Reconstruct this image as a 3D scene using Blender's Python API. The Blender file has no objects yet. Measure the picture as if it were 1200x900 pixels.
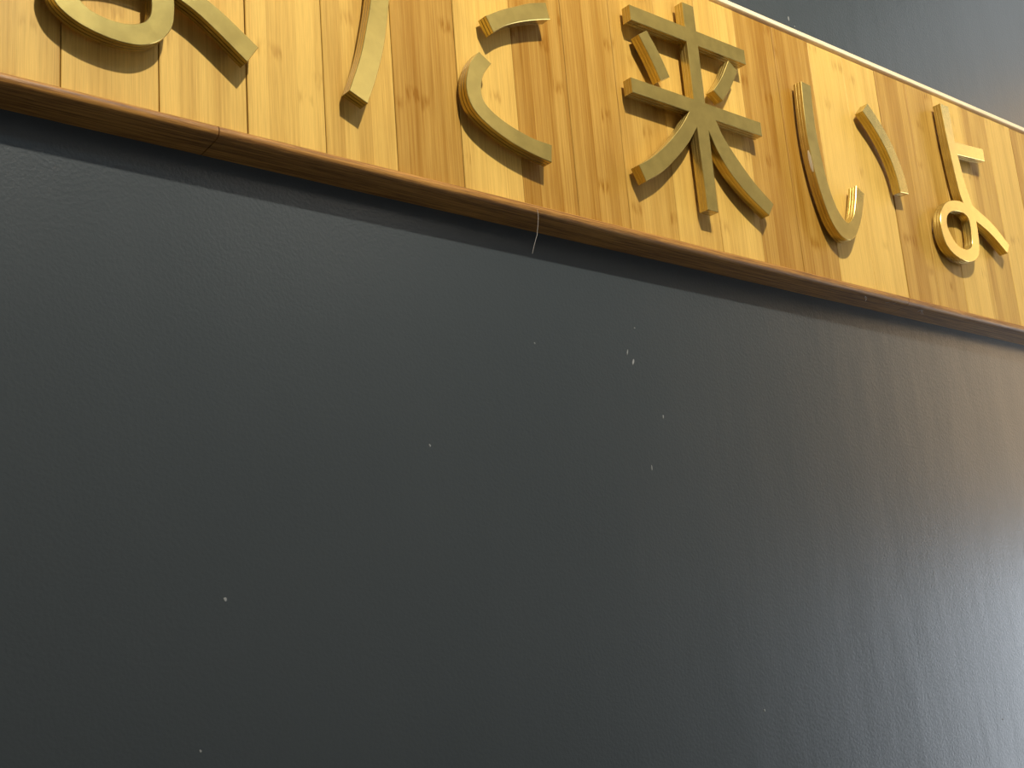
import bpy, bmesh, math, random
from mathutils import Vector, Matrix
from mathutils.geometry import tessellate_polygon

scene = bpy.context.scene
C = scene.collection
random.seed(7)

# ------------------------------------------------------------------ camera
# world: x along the wall, +y into the wall, z up; bamboo panel face at y = 0
EYE = 1.55                       # camera height
F_PX = 1548.2
cam_data = bpy.data.cameras.new('camera')
cam = bpy.data.objects.new('camera', cam_data)
C.objects.link(cam)
fx = Vector((1879.0, 250.0, F_PX)).normalized()      # world x, z axes seen in the camera frame
fz = Vector((-480.0, -5980.0, F_PX)).normalized()
fy = fz.cross(fx).normalized()
right = Vector((fx[0], fy[0], fz[0])).normalized()
down = Vector((fx[1], fy[1], fz[1])).normalized()
fwd = Vector((fx[2], fy[2], fz[2])).normalized()
m = Matrix(((right.x, -down.x, -fwd.x), (right.y, -down.y, -fwd.y), (right.z, -down.z, -fwd.z)))
cam.matrix_world = Matrix.Translation((0.0, -1.136, EYE)) @ m.to_4x4()
cam_data.sensor_fit = 'HORIZONTAL'
cam_data.sensor_width = 36.0
cam_data.lens = F_PX * 36.0 / 1200.0
cam_data.clip_start = 0.02
scene.camera = cam

# ------------------------------------------------------------------ world, lamps, exposure
scene.view_settings.view_transform = 'Standard'
scene.view_settings.look = 'None'
scene.view_settings.exposure = 0.0
scene.view_settings.gamma = 1.0
scene.view_settings.use_curve_mapping = False
world = bpy.data.worlds.new('world')
scene.world = world
world.use_nodes = True
world.node_tree.nodes['Background'].inputs[0].default_value = (0.75, 0.87, 1.0, 1)
world.node_tree.nodes['Background'].inputs[1].default_value = 1.0

def look_at(o, target):
    d = Vector(target) - o.location
    o.rotation_euler = d.to_track_quat('-Z', 'Y').to_euler()

def spot(name, loc, target, watts, col, angle=110, blend=1.0, radius=0.03):
    d = bpy.data.lights.new(name, 'SPOT')
    d.energy = watts; d.color = col; d.spot_size = math.radians(angle); d.spot_blend = blend
    d.shadow_soft_size = radius
    o = bpy.data.objects.new(name, d); C.objects.link(o); o.location = loc
    look_at(o, target)
    return o

def area(name, loc, target, watts, col, sx, sy):
    d = bpy.data.lights.new(name, 'AREA')
    d.shape = 'RECTANGLE'; d.size = sx; d.size_y = sy; d.energy = watts; d.color = col
    o = bpy.data.objects.new(name, d); C.objects.link(o); o.location = loc
    look_at(o, target)
    return o

def bulb(name, loc, watts, col, radius=0.04):
    d = bpy.data.lights.new(name, 'POINT')
    d.energy = watts; d.color = col; d.shadow_soft_size = radius
    o = bpy.data.objects.new(name, d); C.objects.link(o); o.location = loc
    return o

WARM = (1.0, 0.90, 0.74)
# ceiling spot that washes the sign from high up
spot('sign_spot', (0.80, -2.20, 4.55), (1.00, 0.0, 4.20), 960, WARM, 116, 1.0, 0.055)
# warm lamp at the far end of the room
area('wall_lamp', (4.95, -1.32, 3.02), (0.0, -1.32, 3.02), 19, (1.0, 0.71, 0.43), 0.8, 1.7)
# daylight coming in through the window at the far end
area('window_daylight', (5.04, -1.235, 1.25), (0.0, -1.235, 1.25), 41, (0.86, 0.92, 1.0), 1.2, 1.72)
# added fill high on the right, adds sheen to the wall above the panel
area('upper_right_fill', (5.04, -1.40, 4.30), (0.0, -1.40, 4.30), 2.4, (1.0, 0.95, 0.85), 1.2, 0.8)
# two added fills, not actual fixtures of the room
bulb('gold_face_fill', (3.3, -3.6, 4.35), 17, (1.0, 0.93, 0.80), 0.4)  # put in as a bright reflection for the gold faces
area('room_fill', (1.6, -3.2, 4.86), (1.6, -3.2, 0.0), 15, (0.66, 0.86, 1.0), 1.2, 0.6)  # cool overhead fill, added to lift the shadows

# ------------------------------------------------------------------ helpers
def new_obj(name, me, mat=None, parent=None):
    o = bpy.data.objects.new(name, me)
    C.objects.link(o)
    if mat: 
        if not me.materials: me.materials.append(mat)
    if parent: o.parent = parent
    return o

def bm_obj(name, bm, mat=None, parent=None, smooth=False):
    bmesh.ops.recalc_face_normals(bm, faces=bm.faces[:])
    me = bpy.data.meshes.new(name); bm.to_mesh(me); bm.free()
    if smooth:
        for p in me.polygons: p.use_smooth = True
    return new_obj(name, me, mat, parent)

def add_box(bm, x0, x1, y0, y1, z0, z1, bevel=0.0, seg=1):
    r = bmesh.ops.create_cube(bm, size=1.0)
    vs = r['verts']
    for v in vs:
        v.co = Vector(((x0 + x1) / 2 + v.co.x * (x1 - x0), (y0 + y1) / 2 + v.co.y * (y1 - y0), (z0 + z1) / 2 + v.co.z * (z1 - z0)))
    if bevel:
        es = list({e for v in vs for e in v.link_edges})
        bmesh.ops.bevel(bm, geom=es, offset=bevel, segments=seg, profile=0.6, affect='EDGES')

def box(name, x0, x1, y0, y1, z0, z1, mat, parent=None, bevel=0.0, seg=1):
    bm = bmesh.new(); add_box(bm, x0, x1, y0, y1, z0, z1, bevel, seg)
    return bm_obj(name, bm, mat, parent)

def empty(name, loc=(0, 0, 0)):
    o = bpy.data.objects.new(name, None); C.objects.link(o); o.location = loc
    o.empty_display_size = 0.05
    return o

def tag(o, label=None, cat=None, group=None, kind=None):
    if label: o['label'] = label
    if cat: o['category'] = cat
    if group: o['group'] = group
    if kind: o['kind'] = kind
    return o

class NT:
    def __init__(self, name):
        self.mat = bpy.data.materials.new(name); self.mat.use_nodes = True
        self.t = self.mat.node_tree; self.b = self.t.nodes['Principled BSDF']
    def n(self, typ, **kw):
        nd = self.t.nodes.new(typ)
        for k, v in kw.items(): setattr(nd, k, v)
        return nd
    def l(self, a, b): self.t.links.new(a, b)
    def set(self, sock, v):
        if isinstance(v, (int, float, tuple)): sock.default_value = v
        else: self.l(v, sock)
    def math(self, op, a, b=0.0, c=0.0, clamp=False):
        nd = self.n('ShaderNodeMath', operation=op, use_clamp=clamp)
        for i, v in enumerate((a, b, c)): self.set(nd.inputs[i], v)
        return nd.outputs[0]
    def mix(self, fac, a, b, blend='MIX'):
        nd = self.n('ShaderNodeMix', data_type='RGBA', blend_type=blend)
        self.set(nd.inputs[0], fac)
        for s, v in ((nd.inputs[6], a), (nd.inputs[7], b)):
            if isinstance(v, tuple) and len(v) == 3: v = v + (1.0,)
            self.set(s, v)
        return nd.outputs[2]
    def noise(self, vec, scale, detail=2.0, rough=0.5, dims='3D'):
        nd = self.n('ShaderNodeTexNoise', noise_dimensions=dims)
        self.l(vec, nd.inputs['Vector']); nd.inputs['Scale'].default_value = scale
        nd.inputs['Detail'].default_value = detail; nd.inputs['Roughness'].default_value = rough
        return nd.outputs['Fac']
    def vmul(self, vec, s):
        nd = self.n('ShaderNodeVectorMath', operation='MULTIPLY')
        self.l(vec, nd.inputs[0]); nd.inputs[1].default_value = s
        return nd.outputs[0]
    def comb(self, x, y, z):
        nd = self.n('ShaderNodeCombineXYZ')
        for i, v in enumerate((x, y, z)): self.set(nd.inputs[i], v)
        return nd.outputs[0]
    def ramp(self, v, a, b):
        nd = self.n('ShaderNodeMapRange', interpolation_type='SMOOTHSTEP')
        self.set(nd.inputs[0], v); nd.inputs[1].default_value = a; nd.inputs[2].default_value = b
        return nd.outputs[0]
    def bump(self, h, strength, dist):
        nd = self.n('ShaderNodeBump'); nd.inputs['Strength'].default_value = strength
        nd.inputs['Distance'].default_value = dist; self.l(h, nd.inputs['Height'])
        self.l(nd.outputs[0], self.b.inputs['Normal'])

def mat_wall():
    k = NT('charcoal_paint'); geo = k.n('ShaderNodeNewGeometry').outputs['Position']
    big = k.noise(geo, 1.6, 3.0)
    k.l(k.mix(k.ramp(big, 0.3, 0.7), (0.041, 0.052, 0.060), (0.047, 0.058, 0.066)), k.b.inputs['Base Color'])
    streak = k.noise(k.vmul(geo, (9.0, 1.0, 1.6)), 1.0, 2.0)
    k.set(k.b.inputs['Roughness'], k.math('MULTIPLY_ADD', streak, 0.06, 0.26))
    k.b.inputs['Specular IOR Level'].default_value = 0.5
    peel = k.noise(geo, 260.0, 2.0)
    broad = k.noise(k.vmul(geo, (14.0, 1.0, 4.0)), 1.0, 2.0)
    h = k.math('ADD', k.math('MULTIPLY', peel, 0.00022), k.math('MULTIPLY', broad, 0.0006))
    k.bump(h, 1.0, 1.0)
    return k.mat

def mat_bamboo():
    k = NT('laminated_bamboo')
    tc = k.n('ShaderNodeTexCoord').outputs['Object']
    sep = k.n('ShaderNodeSeparateXYZ'); k.l(tc, sep.inputs[0])
    info = k.n('ShaderNodeObjectInfo')
    rnd = k.math('MULTIPLY', info.outputs['Random'], 57.0)
    tone = k.n('ShaderNodeAttribute', attribute_type='OBJECT', attribute_name='tone').outputs['Fac']
    # lamella index across the plank
    u = k.math('ADD', k.math('DIVIDE', sep.outputs[0], 0.0187), rnd)
    idx = k.math('FLOOR', u); fr = k.math('FRACT', u)
    wn = k.n('ShaderNodeTexWhiteNoise', noise_dimensions='1D'); k.l(idx, wn.inputs['W'])
    sr = wn.outputs['Value']
    wn2 = k.n('ShaderNodeTexWhiteNoise', noise_dimensions='1D'); k.l(k.math('ADD', idx, 0.37), wn2.inputs['W'])
    sr2 = wn2.outputs['Value']
    # grain running up the plank
    gx = k.math('ADD', sep.outputs[0], rnd)
    gv = k.comb(k.math('MULTIPLY', gx, 420.0), k.math('MULTIPLY', idx, 3.1), k.math('MULTIPLY', sep.outputs[2], 5.0))
    grain = k.noise(gv, 1.0, 4.0, 0.6)
    gv2 = k.comb(k.math('MULTIPLY', gx, 1700.0), k.math('MULTIPLY', idx, 1.7), k.math('MULTIPLY', sep.outputs[2], 26.0))
    fine = k.noise(gv2, 1.0, 2.0, 0.6)
    cloud = k.noise(k.comb(k.math('MULTIPLY', gx, 60.0), rnd, k.math('MULTIPLY', sep.outputs[2], 9.0)), 1.0, 3.0)
    # knuckles: a short darker band once or twice up each lamella
    wob = k.noise(k.comb(k.math('MULTIPLY', gx, 180.0), 0.0, k.math('MULTIPLY', sep.outputs[2], 30.0)), 1.0, 2.0)
    kz = k.math('FRACT', k.math('ADD', k.math('ADD', k.math('MULTIPLY', sep.outputs[2], 2.3), k.math('MULTIPLY', sr2, 9.0)), k.math('MULTIPLY', wob, 0.06)))
    kd = k.math('ABSOLUTE', k.math('SUBTRACT', kz, 0.5))
    kn = k.math('SUBTRACT', 1.0, k.ramp(kd, 0.0, 0.035))
    kn = k.math('MULTIPLY', kn, k.math('MULTIPLY', k.ramp(wob, 0.35, 0.65), 0.32))
    # colour
    t = k.math('ADD', tone, k.math('MULTIPLY', k.math('SUBTRACT', sr, 0.5), 0.26))
    t = k.math('ADD', t, k.math('MULTIPLY', k.math('SUBTRACT', grain, 0.5), 0.75))
    t = k.math('ADD', t, k.math('MULTIPLY', k.math('SUBTRACT', cloud, 0.5), 0.35))
    t = k.math('ADD', t, kn, clamp=True)
    col = k.mix(t, (0.71, 0.465, 0.115), (0.275, 0.117, 0.006))
    fl = k.math('MULTIPLY_ADD', fine, 0.50, 0.75)
    col = k.mix(1.0, col, k.comb(fl, fl, fl), 'MULTIPLY')
    k.l(col, k.b.inputs['Base Color'])
    k.b.inputs['Roughness'].default_value = 0.42
    k.b.inputs['Specular IOR Level'].default_value = 0.22
    k.bump(k.math('ADD', k.math('MULTIPLY', grain, 0.0002), k.math('MULTIPLY', fine, 0.0001)), 0.5, 1.0)
    return k.mat

def mat_trim(name, a, b, rough):
    k = NT(name); tc = k.n('ShaderNodeTexCoord').outputs['Object']
    g = k.noise(k.vmul(tc, (9.0, 330.0, 330.0)), 1.0, 5.0, 0.75)
    s = k.noise(k.vmul(tc, (60.0, 900.0, 900.0)), 1.0, 2.0, 0.6)
    v = k.math('ADD', k.math('MULTIPLY', k.ramp(g, 0.34, 0.66), 0.9), k.math('MULTIPLY', k.math('SUBTRACT', s, 0.4), 0.6), clamp=True)
    k.l(k.mix(v, a, b), k.b.inputs['Base Color'])
    k.b.inputs['Roughness'].default_value = rough
    k.b.inputs['Specular IOR Level'].default_value = 0.36
    k.bump(k.math('MULTIPLY', s, 0.0003), 0.7, 1.0)
    return k.mat

def mat_brass(name='brushed_brass', col=(0.60, 0.455, 0.135), metal=0.70, r0=0.20):
    k = NT(name); geo = k.n('ShaderNodeNewGeometry').outputs['Position']
    n1 = k.noise(geo, 45.0, 4.0, 0.6)
    n2 = k.noise(geo, 420.0, 2.0, 0.6)
    d = tuple(c * 0.84 for c in col)
    k.l(k.mix(k.ramp(n1, 0.3, 0.7), d, col), k.b.inputs['Base Color'])
    k.b.inputs['Metallic'].default_value = metal
    k.set(k.b.inputs['Roughness'], k.math('MULTIPLY_ADD', n1, 0.08, r0))
    k.bump(k.math('MULTIPLY', n2, 0.00005), 0.6, 1.0)
    return k.mat

def mat_plain(name, col, rough=0.7, metal=0.0, scale=60.0, var=0.12):
    k = NT(name); geo = k.n('ShaderNodeNewGeometry').outputs['Position']
    n = k.noise(geo, scale, 3.0)
    k.l(k.mix(n, tuple(c * (1 - var) for c in col), tuple(min(1, c * (1 + var)) for c in col)), k.b.inputs['Base Color'])
    k.b.inputs['Roughness'].default_value = rough
    k.b.inputs['Metallic'].default_value = metal
    return k.mat

M_WALL = mat_wall()
M_BAMBOO = mat_bamboo()
M_TRIM = mat_trim('dark_stained_bamboo', (0.50, 0.25, 0.055), (0.16, 0.066, 0.014), 0.45)
M_TOP = mat_trim('pale_bamboo_edge', (0.95, 0.82, 0.56), (0.86, 0.68, 0.40), 0.5)
M_BRASS = mat_brass()
M_GROOVE = mat_brass('brass_layer_joint', (0.10, 0.065, 0.018), 0.5, 0.5)
M_GROOVE_FINE = mat_brass('brass_fine_joint', (0.40, 0.29, 0.08), 0.7, 0.3)
M_STEEL = mat_plain('steel_pin', (0.5, 0.48, 0.44), 0.35, 1.0)
M_CHIP = mat_plain('pale_paint_chip', (0.30, 0.31, 0.31), 0.8)
M_LINT = mat_plain('grey_lint', (0.55, 0.52, 0.48), 0.9)
M_CEIL = mat_plain('matt_ceiling_paint', (0.70, 0.69, 0.66), 0.85, 0, 8.0, 0.04)
M_ROOM = mat_plain('room_paint', (0.42, 0.41, 0.40), 0.8, 0, 8.0, 0.05)
M_FLOOR = mat_plain('floor_concrete', (0.16, 0.15, 0.14), 0.6, 0, 6.0, 0.12)
M_FRAME = mat_plain('dark_window_frame', (0.03, 0.03, 0.03), 0.5)

# ------------------------------------------------------------------ room shell
WY = 0.030                                   # charcoal wall surface
X0, X1, Y0, ZC = -2.0, 5.0, -4.6, 4.9
wall = box('wall_front', X0 - 0.1, X1 + 0.1, WY, WY + 0.12, 0.0, ZC, M_WALL); tag(wall, kind='structure')
tag(box('floor', X0 - 0.1, X1 + 0.1, Y0 - 0.1, WY + 0.12, -0.1, 0.0, M_FLOOR), kind='structure')
tag(box('ceiling', X0 - 0.1, X1 + 0.1, Y0 - 0.1, WY + 0.12, ZC, ZC + 0.1, M_CEIL), kind='structure')
tag(box('wall_left', X0 - 0.1, X0, Y0, WY, 0.0, ZC, M_ROOM), kind='structure')
tag(box('wall_back', X0 - 0.1, X1 + 0.1, Y0 - 0.1, Y0, 0.0, ZC, M_ROOM), kind='structure')
bm = bmesh.new()                              # right wall with a window opening
wy0, wy1, wz0, wz1 = -1.92, -0.55, 0.35, 2.15
add_box(bm, X1, X1 + 0.1, Y0, wy0, 0, ZC); add_box(bm, X1, X1 + 0.1, wy1, WY, 0, ZC)
add_box(bm, X1, X1 + 0.1, wy0, wy1, 0, wz0); add_box(bm, X1, X1 + 0.1, wy0, wy1, wz1, 3.88)
add_box(bm, X1, X1 + 0.1, wy0, wy1, 4.72, ZC)  # upper gap is left open for the added fill light
wr = bm_obj('wall_right', bm, M_ROOM); tag(wr, kind='structure')
win = empty('window_1', (X1 + 0.03, (wy0 + wy1) / 2, wz0)); tag(win, kind='structure')
for a, b, c_, d_ in ((wy0, wy1, wz0, wz0 + 0.05), (wy0, wy1, wz1 - 0.05, wz1), (wy0, wy0 + 0.05, wz0, wz1), (wy1 - 0.05, wy1, wz0, wz1), (-1.255, -1.215, wz0, wz1)):
    f = box('window_frame', X1 + 0.0, X1 + 0.03, a, b, c_, d_, M_FRAME, win)
    f.matrix_parent_inverse = win.matrix_world.inverted(); f.location = Vector((0, 0, 0)) - win.location

# ------------------------------------------------------------------ bamboo sign panel
mm = 0.001
ZB = EYE + 0.622; ZT = EYE + 1.037
panel = empty('bamboo_wall_panel', (0.0, WY, ZB))
tag(panel, 'long horizontal bamboo plank panel with dark lower trim on charcoal wall', 'sign panel')
def to_panel(o):
    o.parent = panel; o.location = o.location - panel.location
    return o

back = to_panel(box('backing_board', -0.55, 3.40, 0.013, WY, ZB - 0.002, ZT + 0.010, mat_plain('backing_board', (0.05, 0.03, 0.015), 0.8)))
joints = [-0.55, -0.455, -0.36, -0.262, -0.164, -0.066, 0.034, 0.136, 0.238, 0.339, 0.440, 0.5415, 0.6415, 0.7385, 0.8355, 0.932, 1.0255, 1.118,
          1.211, 1.304, 1.395, 1.486, 1.578, 1.670, 1.761, 1.852, 1.942, 2.027, 2.115, 2.201, 2.290, 2.378, 2.466, 2.555,
          2.645, 2.735, 2.825, 2.915, 3.005, 3.1, 3.2, 3.3, 3.4]
tones = {0.339: .16, 0.440: .15, 0.5415: .14, 0.6415: .12, 0.7385: .34, 0.8355: .64, 0.932: .20, 1.0255: .72, 1.118: .68, 1.211: .50,
         1.304: .34, 1.395: .24, 1.486: .74, 1.578: .72, 1.670: .06, 1.761: .10, 1.852: .62, 1.942: .54, 2.027: .10, 2.115: .50,
         2.201: .10, 2.290: .52, 0.238: .18}
for i in range(len(joints) - 1):
    a, b = joints[i], joints[i + 1]
    tone = tones.get(a, random.choice((.15, .2, .5, .65)))
    gap = 0.0011 if a < 0.75 else 0.0005
    dy = random.uniform(-0.0006, 0.0006)
    drop = random.uniform(0.0, 0.0015)
    bm = bmesh.new()
    w = b - a
    add_box(bm, gap / 2, w - gap / 2, 0.0 + dy, 0.014, 0.0, ZT - ZB - drop, 0.0007, 1)
    o = bm_obj('plank', bm, M_BAMBOO)
    o.location = (a, 0.0, ZB)
    o['tone'] = tone
    to_panel(o)

def profile_strip(name, prof, xa, xb, mat, smooth=True):
    bm = bmesh.new()
    L = [bm.verts.new((xa, y, z)) for y, z in prof]; Rr = [bm.verts.new((xb, y, z)) for y, z in prof]
    n = len(prof)
    for i in range(n):
        bm.faces.new((L[i], L[(i + 1) % n], Rr[(i + 1) % n], Rr[i]))
    bm.faces.new(L); bm.faces.new(Rr[::-1])
    o = bm_obj(name, bm, mat, None, smooth)
    if smooth: 
        o.data.set_sharp_from_angle(angle=math.radians(35))
    return to_panel(o)
# dark bullnose along the lower edge (y towards the room is negative)
nose = [(WY, ZB - 0.0005), (-0.0055, ZB - 0.0005), (-0.0080, ZB - 0.0013), (-0.0098, ZB - 0.0032), (-0.0108, ZB - 0.0060), (-0.0106, ZB - 0.0092),
        (-0.0092, ZB - 0.0122), (-0.0065, ZB - 0.0142), (-0.003, ZB - 0.0150), (WY, ZB - 0.0185)]
for xa, xb in ((-0.55, 0.6015), (0.6025, 1.83), (1.831, 3.40)):
    profile_strip('bottom_trim', nose, xa, xb, M_TRIM)
top = [(WY, ZT + 0.0040), (-0.001, ZT + 0.0040), (-0.0022, ZT + 0.0052), (-0.0022, ZT + 0.0118), (-0.001, ZT + 0.0130), (WY, ZT + 0.0130)]
for xa, xb in ((-0.55, 1.30), (1.3006, 3.40)):
    profile_strip('top_trim', top, xa, xb, M_TOP)

# ------------------------------------------------------------------ raised characters
FRONT, BACK = -0.0215, -0.0060             # front and rear faces in y

def crom(pts, n=6):
    """smooth run through the points"""
    if len(pts) < 3: return [Vector(p) for p in pts]
    P = [Vector(p) for p in pts]
    P = [P[0] * 2 - P[1]] + P + [P[-1] * 2 - P[-2]]
    out = []
    for i in range(1, len(P) - 2):
        p0, p1, p2, p3 = P[i - 1], P[i], P[i + 1], P[i + 2]
        for s in range(n):
            t = s / n
            out.append(0.5 * ((2 * p1) + (p2 - p0) * t + (2 * p0 - 5 * p1 + 4 * p2 - p3) * t * t + (3 * p1 - p0 - 3 * p2 + p3) * t ** 3))
    out.append(P[-2])
    return out

def outline(runs):
    pts = []
    for r in runs:
        for p in crom(r):
            if not pts or (p - pts[-1]).length > 0.3: pts.append(p)
    if (pts[0] - pts[-1]).length < 0.3: pts.pop()
    return pts

def closed_smooth(pts, n=6):
    P = [Vector(p) for p in pts]; N = len(P); out = []
    for i in range(N):
        p0, p1, p2, p3 = P[i - 1], P[i], P[(i + 1) % N], P[(i + 2) % N]
        for s in range(n):
            t = s / n
            out.append(0.5 * ((2 * p1) + (p2 - p0) * t + (2 * p0 - 5 * p1 + 4 * p2 - p3) * t * t + (3 * p1 - p0 - 3 * p2 + p3) * t ** 3))
    return out

def area2(p): return sum(p[i - 1].x * p[i].y - p[i].x * p[i - 1].y for i in range(len(p)))

def inset(pts, d):
    """move every point d to the inside (points run counter-clockwise round the solid)"""
    out = []; N = len(pts)
    for i in range(N):
        a = (pts[i] - pts[i - 1]).normalized(); b = (pts[(i + 1) % N] - pts[i]).normalized()
        na = Vector((-a.y, a.x)); nb = Vector((-b.y, b.x)); s = na + nb
        if s.length < 1e-4: s = na.copy()
        s.normalize(); k = max(0.4, s.dot(na))
        out.append(pts[i] + s * (d / k))
    return out

LAYERS = 3
def solid(name, outer, holes, parent, org, deep=True):
    if area2(outer) < 0: outer = outer[::-1]
    loops = [outer] + [h if area2(h) < 0 else h[::-1] for h in holes]
    T = FRONT - BACK
    prof = [(0.0, 0.6), (0.04, 0.0)]
    gr = [False]
    gi = 0.5 if deep else 0.2
    for q in (0.345, 0.68):
        prof += [(q - 0.030, 0.0), (q - 0.018, gi), (q + 0.018, gi), (q + 0.030, 0.0)]
        gr += [False, True, True, True]
    prof += [(1.0, 0.0)]; gr += [False]
    bm = bmesh.new(); rings = []
    for lp in loops:
        rr = []
        for q, ins in prof:
            pts = inset(lp, ins) if ins else lp
            y = FRONT + (BACK - FRONT) * q
            rr.append([bm.verts.new((p.x * mm - org[0], y - org[1], EYE + p.y * mm - org[2])) for p in pts])
        rings.append(rr)
        n = len(lp)
        for j in range(len(prof) - 1):
            for i in range(n):
                f = bm.faces.new((rr[j][i], rr[j][(i + 1) % n], rr[j + 1][(i + 1) % n], rr[j + 1][i]))
                f.material_index = 1 if gr[j] else 0
    for idx in (0, len(prof) - 1):
        vv = [v for rr in rings for v in rr[idx]]
        poly = [[Vector((v.co.x, v.co.z, 0.0)) for v in rr[idx]] for rr in rings]
        for tri in tessellate_polygon(poly):
            try: bm.faces.new([vv[i] for i in tri])
            except ValueError: pass
    o = bm_obj(name, bm, M_BRASS, parent, True)
    o.data.materials.append(M_GROOVE if deep else M_GROOVE_FINE)
    o.data.set_sharp_from_angle(angle=math.radians(28))
    return o

def pin_mesh():
    bm = bmesh.new()
    bmesh.ops.create_cone(bm, cap_ends=True, segments=10, radius1=0.002, radius2=0.002, depth=0.0075,
                          matrix=Matrix.Rotation(math.pi / 2, 4, 'X'))
    me = bpy.data.meshes.new('standoff_pin'); bm.to_mesh(me); bm.free(); me.materials.append(M_STEEL)
    return me
PIN = pin_mesh()

def character(org_mm, label, strokes, pins, deep=False):
    org = Vector((org_mm[0] * mm, 0.0, EYE + org_mm[1] * mm))
    root = empty('sign_character', org)
    tag(root, label, 'sign letter', 'raised characters on the bamboo panel')
    for outer, holes in strokes:
        solid('stroke', outer, holes, root, org, deep)
    for x, z in pins:
        o = new_obj('standoff_pin', PIN, None, root)
        o.location = Vector((x * mm, -0.0030, EYE + z * mm)) - org
    return root

# ma
ma = outline([[(524, 990), (524, 944)], [(524, 944), (430, 944)], [(430, 944), (430, 920)], [(430, 920), (524, 920)], [(524, 920), (524, 874)],
              [(524, 874), (440, 874)], [(440, 874), (440, 850)], [(440, 850), (524, 850)], [(524, 850), (524, 776)],
              [(524, 776), (490, 777), (450, 768), (424, 748), (417, 725), (424, 704), (437, 692), (455, 684), (476, 679.5), (495, 678.5), (513, 681), (528, 688.5), (540, 700), (547, 714), (549, 730), (549, 748)],
              [(549, 748), (571, 738), (593, 724), (631, 696)], [(631, 696), (645, 717)], [(645, 717), (609, 742), (584, 756), (549, 770)],
              [(549, 770), (549, 850)], [(549, 850), (632, 850)], [(632, 850), (632, 874)], [(632, 874), (549, 874)], [(549, 874), (549, 920)],
              [(549, 920), (640, 920)], [(640, 920), (640, 944)], [(640, 944), (549, 944)], [(549, 944), (549, 990)], [(549, 990), (524, 990)]])
ma_hole = outline([[(524, 752), (490, 752), (462, 745), (446, 732), (446, 717), (456, 706.5), (468, 701.5), (482, 699.5), (497, 700), (511, 704.5), (520, 712), (524, 724), (524, 752)]])
character((535, 678), 'gold hiragana with a closed oval loop and straight tail at its foot', [(ma, [ma_hole])],
          [(536, 960), (460, 932), (610, 932), (455, 862), (615, 862), (480, 690), (620, 714)], True)
# ta
ta1 = outline([[(812, 990), (808, 941)], [(808, 941), (745, 941)], [(745, 941), (745, 917)], [(745, 917), (805, 917)],
               [(805, 917), (800, 865), (794, 822), (786, 785), (775, 743), (758, 697)], [(758, 697), (782, 687)],
               [(782, 687), (796, 723), (809, 766), (818, 814), (825, 865), (829, 917)], [(829, 917), (925, 917)], [(925, 917), (925, 941)],
               [(925, 941), (832, 941)], [(832, 941), (836, 988)], [(836, 988), (812, 990)]])
ta2 = outline([[(967, 855), (993, 871), (1020, 885), (1044, 897), (1072, 907)], [(1072, 907), (1077, 884)],
               [(1077, 884), (1046, 873), (1018, 861), (997, 849.5), (978, 835)], [(978, 835), (967, 855)]])
ta3 = outline([[(952, 801), (939, 786), (931, 768), (927.5, 750), (929, 735), (935, 722), (946, 711.5), (964, 701), (986, 692), (1008, 685.5), (1031, 681), (1057, 677.5)],
               [(1057, 677.5), (1060, 702)],
               [(1060, 702), (1032, 703.5), (1011, 707.5), (991, 713), (976, 719), (963, 726), (954, 734.5), (950.5, 746), (952, 760), (958, 774), (970, 790)],
               [(970, 790), (952, 801)]])
character((900, 678), 'gold hiragana of a crossed stem beside two short curved strokes', [(ta1, []), (ta2, []), (ta3, [])],
          [(822, 965), (770, 929), (905, 929), (790, 760), (770, 700), (985, 852), (1058, 890), (942, 765), (970, 710), (1040, 692)], True)
# rai
rai = outline([[(1345, 995), (1345, 955)], [(1345, 955), (1232, 955)], [(1232, 955), (1232, 931)], [(1232, 931), (1345, 931)], [(1345, 931), (1345, 840)],
               [(1345, 840), (1219, 840)], [(1219, 840), (1219, 817.5)], [(1219, 817.5), (1332, 817.5)],
               [(1332, 817.5), (1311, 790), (1278, 756), (1243, 727), (1216, 710)], [(1216, 710), (1227, 688.5)],
               [(1227, 688.5), (1263, 711), (1296, 740), (1324, 769), (1345, 797)], [(1345, 797), (1346, 672)], [(1346, 672), (1368.5, 672)],
               [(1368.5, 672), (1369, 797)], [(1369, 797), (1384, 768), (1408, 738), (1442, 712), (1482, 689.5)], [(1482, 689.5), (1496, 710)],
               [(1496, 710), (1458, 736), (1426, 766), (1401, 794), (1388, 817.5)], [(1388, 817.5), (1491, 817.5)], [(1491, 817.5), (1491, 840)],
               [(1491, 840), (1369, 840)], [(1369, 840), (1369, 931)], [(1369, 931), (1475, 931)], [(1475, 931), (1475, 955)], [(1475, 955), (1369, 955)],
               [(1369, 955), (1369, 995)], [(1369, 995), (1345, 995)]])
rai_d1 = outline([[(1244, 912), (1264, 880), (1279, 851)], [(1279, 851), (1299, 862)], [(1299, 862), (1283, 893), (1262, 924)], [(1262, 924), (1244, 912)]])
rai_d2 = outline([[(1434, 926), (1414, 894), (1391, 866)], [(1391, 866), (1409, 854)], [(1409, 854), (1432, 882), (1453, 914)], [(1453, 914), (1434, 926)]])
character((1357, 672), 'gold kanji of two crossbars, a central post and splayed curved legs', [(rai, []), (rai_d1, []), (rai_d2, [])],
          [(1357, 975), (1245, 943), (1462, 943), (1235, 829), (1478, 829), (1357, 690), (1235, 708), (1478, 706), (1258, 900), (1284, 864), (1436, 908), (1408, 872)])
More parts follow.
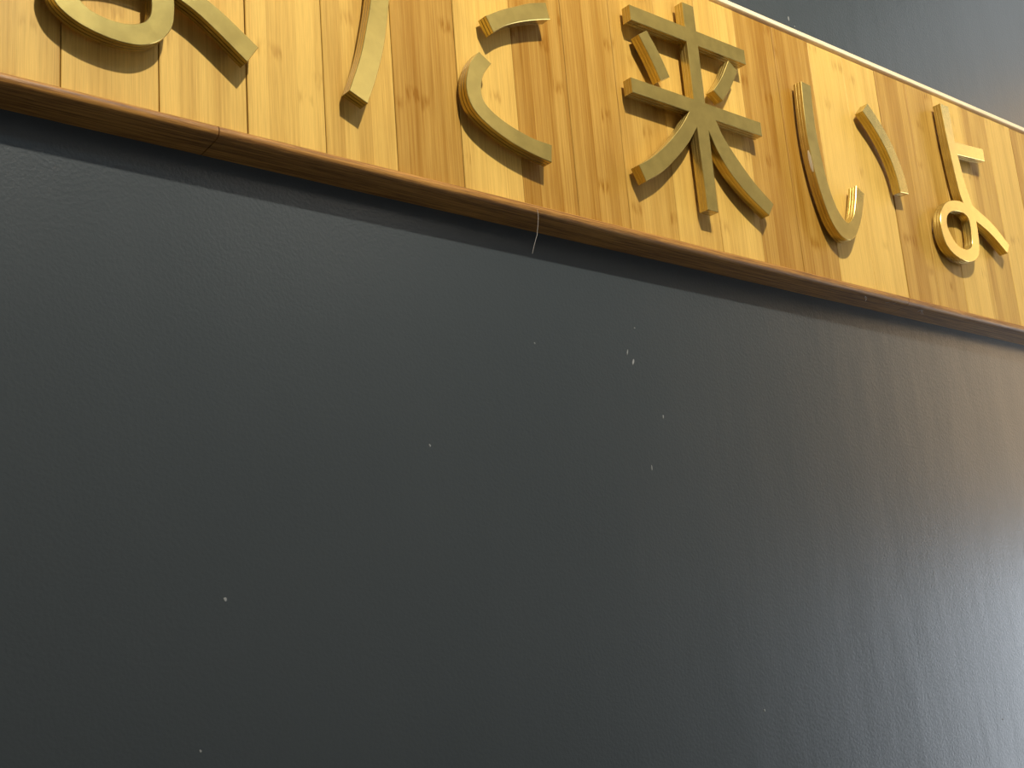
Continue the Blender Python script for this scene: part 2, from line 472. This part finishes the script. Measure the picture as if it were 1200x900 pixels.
# i
i1 = outline([[(1608, 940), (1604.5, 890), (1604, 838), (1610, 788), (1620, 747), (1633, 713), (1651, 692), (1671, 686), (1690, 694), (1708, 717), (1722, 744), (1734, 776)],
              [(1734, 776), (1715, 786)],
              [(1715, 786), (1706, 757), (1695, 731), (1682, 717), (1670, 718), (1653, 737), (1640, 772), (1632, 819), (1628, 865), (1629.5, 910), (1632, 938)],
              [(1632, 938), (1608, 940)]])
i2 = outline([[(1864, 803), (1860, 832), (1848, 865), (1830, 897), (1808, 924), (1784, 947)], [(1784, 947), (1766, 929)],
              [(1766, 929), (1790, 907), (1811, 882), (1826, 856), (1836, 828), (1840, 801)], [(1840, 801), (1864, 803)]])
ichar = character((1735, 686), 'gold hiragana of one long hooked stroke and one shorter curved stroke', [(i1, []), (i2, [])],
          [(1618, 920), (1616, 800), (1668, 702), (1722, 775), (1785, 928), (1850, 815)])
# yo
yo = outline([[(2014, 1007), (2017, 930), (2026, 845), (2033, 822)], [(2033, 822), (2014, 822), (1984, 814), (1962, 798), (1951, 778), (1948, 754), (1954, 732), (1970, 718), (1994, 710.5), (2021, 710), (2044, 718), (2059, 735), (2065, 761), (2067, 793)],
              [(2067, 793), (2110, 777), (2156, 749)], [(2156, 749), (2168, 767)], [(2168, 767), (2121, 799), (2064, 822)],
              [(2064, 822), (2051, 865), (2043, 915)], [(2043, 915), (2134, 923)], [(2134, 923), (2136, 947)], [(2136, 947), (2041, 939)],
              [(2041, 939), (2040, 1007)], [(2040, 1007), (2014, 1007)]])
yo_hole = closed_smooth([(1969, 776), (1970, 760), (1982, 742), (1997, 733), (2018, 732), (2035, 740), (2042, 755), (2043, 790), (2028, 801), (2002, 800), (1980, 791)])
character((2050, 710), 'gold hiragana of a tall stem with short right arm over a round loop', [(yo, [yo_hole])],
          [(2027, 985), (2120, 935), (1960, 760), (2010, 721), (2150, 765)])

# ------------------------------------------------------------------ small marks
def chip(x, z, w, h, rot, t=0.0006, name='paint_chip', mat=None):
    """thin irregular flake on the wall surface"""
    bm = bmesh.new(); n = 9; rnd = random.Random(int(x * 7 + z))
    fr, bk = [], []
    for i in range(n):
        a = 2 * math.pi * i / n; r = rnd.uniform(0.7, 1.1)
        u, v = math.cos(a) * w * r * mm / 2, math.sin(a) * h * r * mm / 2
        c_, s_ = math.cos(rot), math.sin(rot)
        p = (u * c_ - v * s_, u * s_ + v * c_)
        fr.append(bm.verts.new((p[0] * 0.8, -t, p[1] * 0.8))); bk.append(bm.verts.new((p[0], 0.0003, p[1])))
    bm.faces.new(fr)
    for i in range(n): bm.faces.new((fr[i], fr[(i + 1) % n], bk[(i + 1) % n], bk[i]))
    o = bm_obj(name, bm, mat or M_CHIP, wall)
    o.location = (x * mm, WY, EYE + z * mm)
    return o
for x, z, w, h, r in ((1210, 462, 2, 9, -.3), (1219, 450, 3.2, 10, -.35), (1265, 380, 2.2, 7, -.1), (1233, 309, 2.2, 9, 0), (877, 312, 3, 4, .4), (618, 140, 4, 5, .2),
                      (589, 0, 3, 3, 0), (1398, -6, 3.4, 4, 0), (1228, 498, 3, 2.5, 0), (1048, 454, 2.4, 3, 0), (1672, 1094, 2.5, 11, 0), (1686, 1084, 2.5, 3, 0), (1972, -50, 3, 4, 0)):
    chip(x, z, w, h, r)

def wire(name, pts, r, mat, parent=None):
    cu = bpy.data.curves.new(name, 'CURVE'); cu.dimensions = '3D'; cu.bevel_depth = r; cu.bevel_resolution = 1
    sp = cu.splines.new('POLY'); sp.points.add(len(pts) - 1)
    for p, q in zip(sp.points, pts): p.co = (*q, 1.0)
    tmp = bpy.data.objects.new(name, cu); C.objects.link(tmp)
    dg = bpy.context.evaluated_depsgraph_get()
    me = bpy.data.meshes.new_from_object(tmp.evaluated_get(dg))
    bpy.data.objects.remove(tmp); bpy.data.curves.remove(cu)
    me.materials.clear()
    return new_obj(name, me, mat, parent)
th = [(1.0345, -0.0110, EYE + 0.6135), (1.0350, -0.0116, EYE + 0.606), (1.0335, -0.0112, EYE + 0.594), (1.0315, -0.0100, EYE + 0.580), (1.0262, -0.0090, EYE + 0.566), (1.0225, -0.0085, EYE + 0.5545)]
o = wire('cobweb_thread', th, 0.00019, M_LINT)
tag(o, 'fine pale thread hanging from the dark trim over charcoal wall', 'thread')

# lint caught on the sign
def lint(label, spots, seed):
    rnd = random.Random(seed); bm = bmesh.new()
    for cx, cy, cz, spread in spots:
        for k in range(5):
            p = Vector((cx + rnd.uniform(-spread, spread), cy, cz + rnd.uniform(-.2, .2) * spread)); prev = None
            d = Vector((rnd.uniform(-1, 1), rnd.uniform(-.3, .1), rnd.uniform(-.7, .4))).normalized()
            for j in range(6):
                ring = [bm.verts.new(p + Vector((0, 0.00025 * math.cos(a), 0.00025 * math.sin(a)))) for a in (0, 2.1, 4.2)]
                if prev:
                    for q in range(3): bm.faces.new((prev[q], prev[(q + 1) % 3], ring[(q + 1) % 3], ring[q]))
                prev = ring
                d = (d + Vector((rnd.uniform(-.6, .6), rnd.uniform(-.3, .3), rnd.uniform(-.6, .5)))).normalized()
                p = p + d * 0.0016
    o = bm_obj('lint', bm, M_LINT)
    return tag(o, label, 'lint')
lint('wisp of grey lint stuck under the round loop of the gold character', [(1.990, -0.0075, EYE + 0.7095, 0.010)], 3)
for cx, lab in ((1.723, 'speck of grey lint on trim below the hooked stroke'), (1.790, 'wider tuft of grey lint clinging under the dark trim'), (1.875, 'tiny grey lint fibre under the trim near the looped character')):
    lint(lab, [(cx, -0.0022, EYE + 0.6066, 0.004 if cx < 1.75 else 0.006 if cx < 1.8 else 0.002)], int(cx * 100))

# pale worn patch on the long hooked stroke of the fourth character
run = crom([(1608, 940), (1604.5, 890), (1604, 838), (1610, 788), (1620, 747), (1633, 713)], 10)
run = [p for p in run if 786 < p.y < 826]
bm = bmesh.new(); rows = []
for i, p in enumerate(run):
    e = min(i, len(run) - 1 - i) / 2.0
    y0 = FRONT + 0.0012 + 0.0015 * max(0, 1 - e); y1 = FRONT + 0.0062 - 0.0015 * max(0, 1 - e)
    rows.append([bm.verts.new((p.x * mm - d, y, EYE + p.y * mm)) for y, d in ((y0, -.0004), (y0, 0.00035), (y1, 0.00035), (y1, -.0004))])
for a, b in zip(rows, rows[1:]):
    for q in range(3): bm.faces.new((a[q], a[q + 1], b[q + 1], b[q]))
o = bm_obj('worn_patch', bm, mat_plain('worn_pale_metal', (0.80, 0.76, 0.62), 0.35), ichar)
o.location = -ichar.location
o['label'] = 'pale worn patch on the stroke edge'
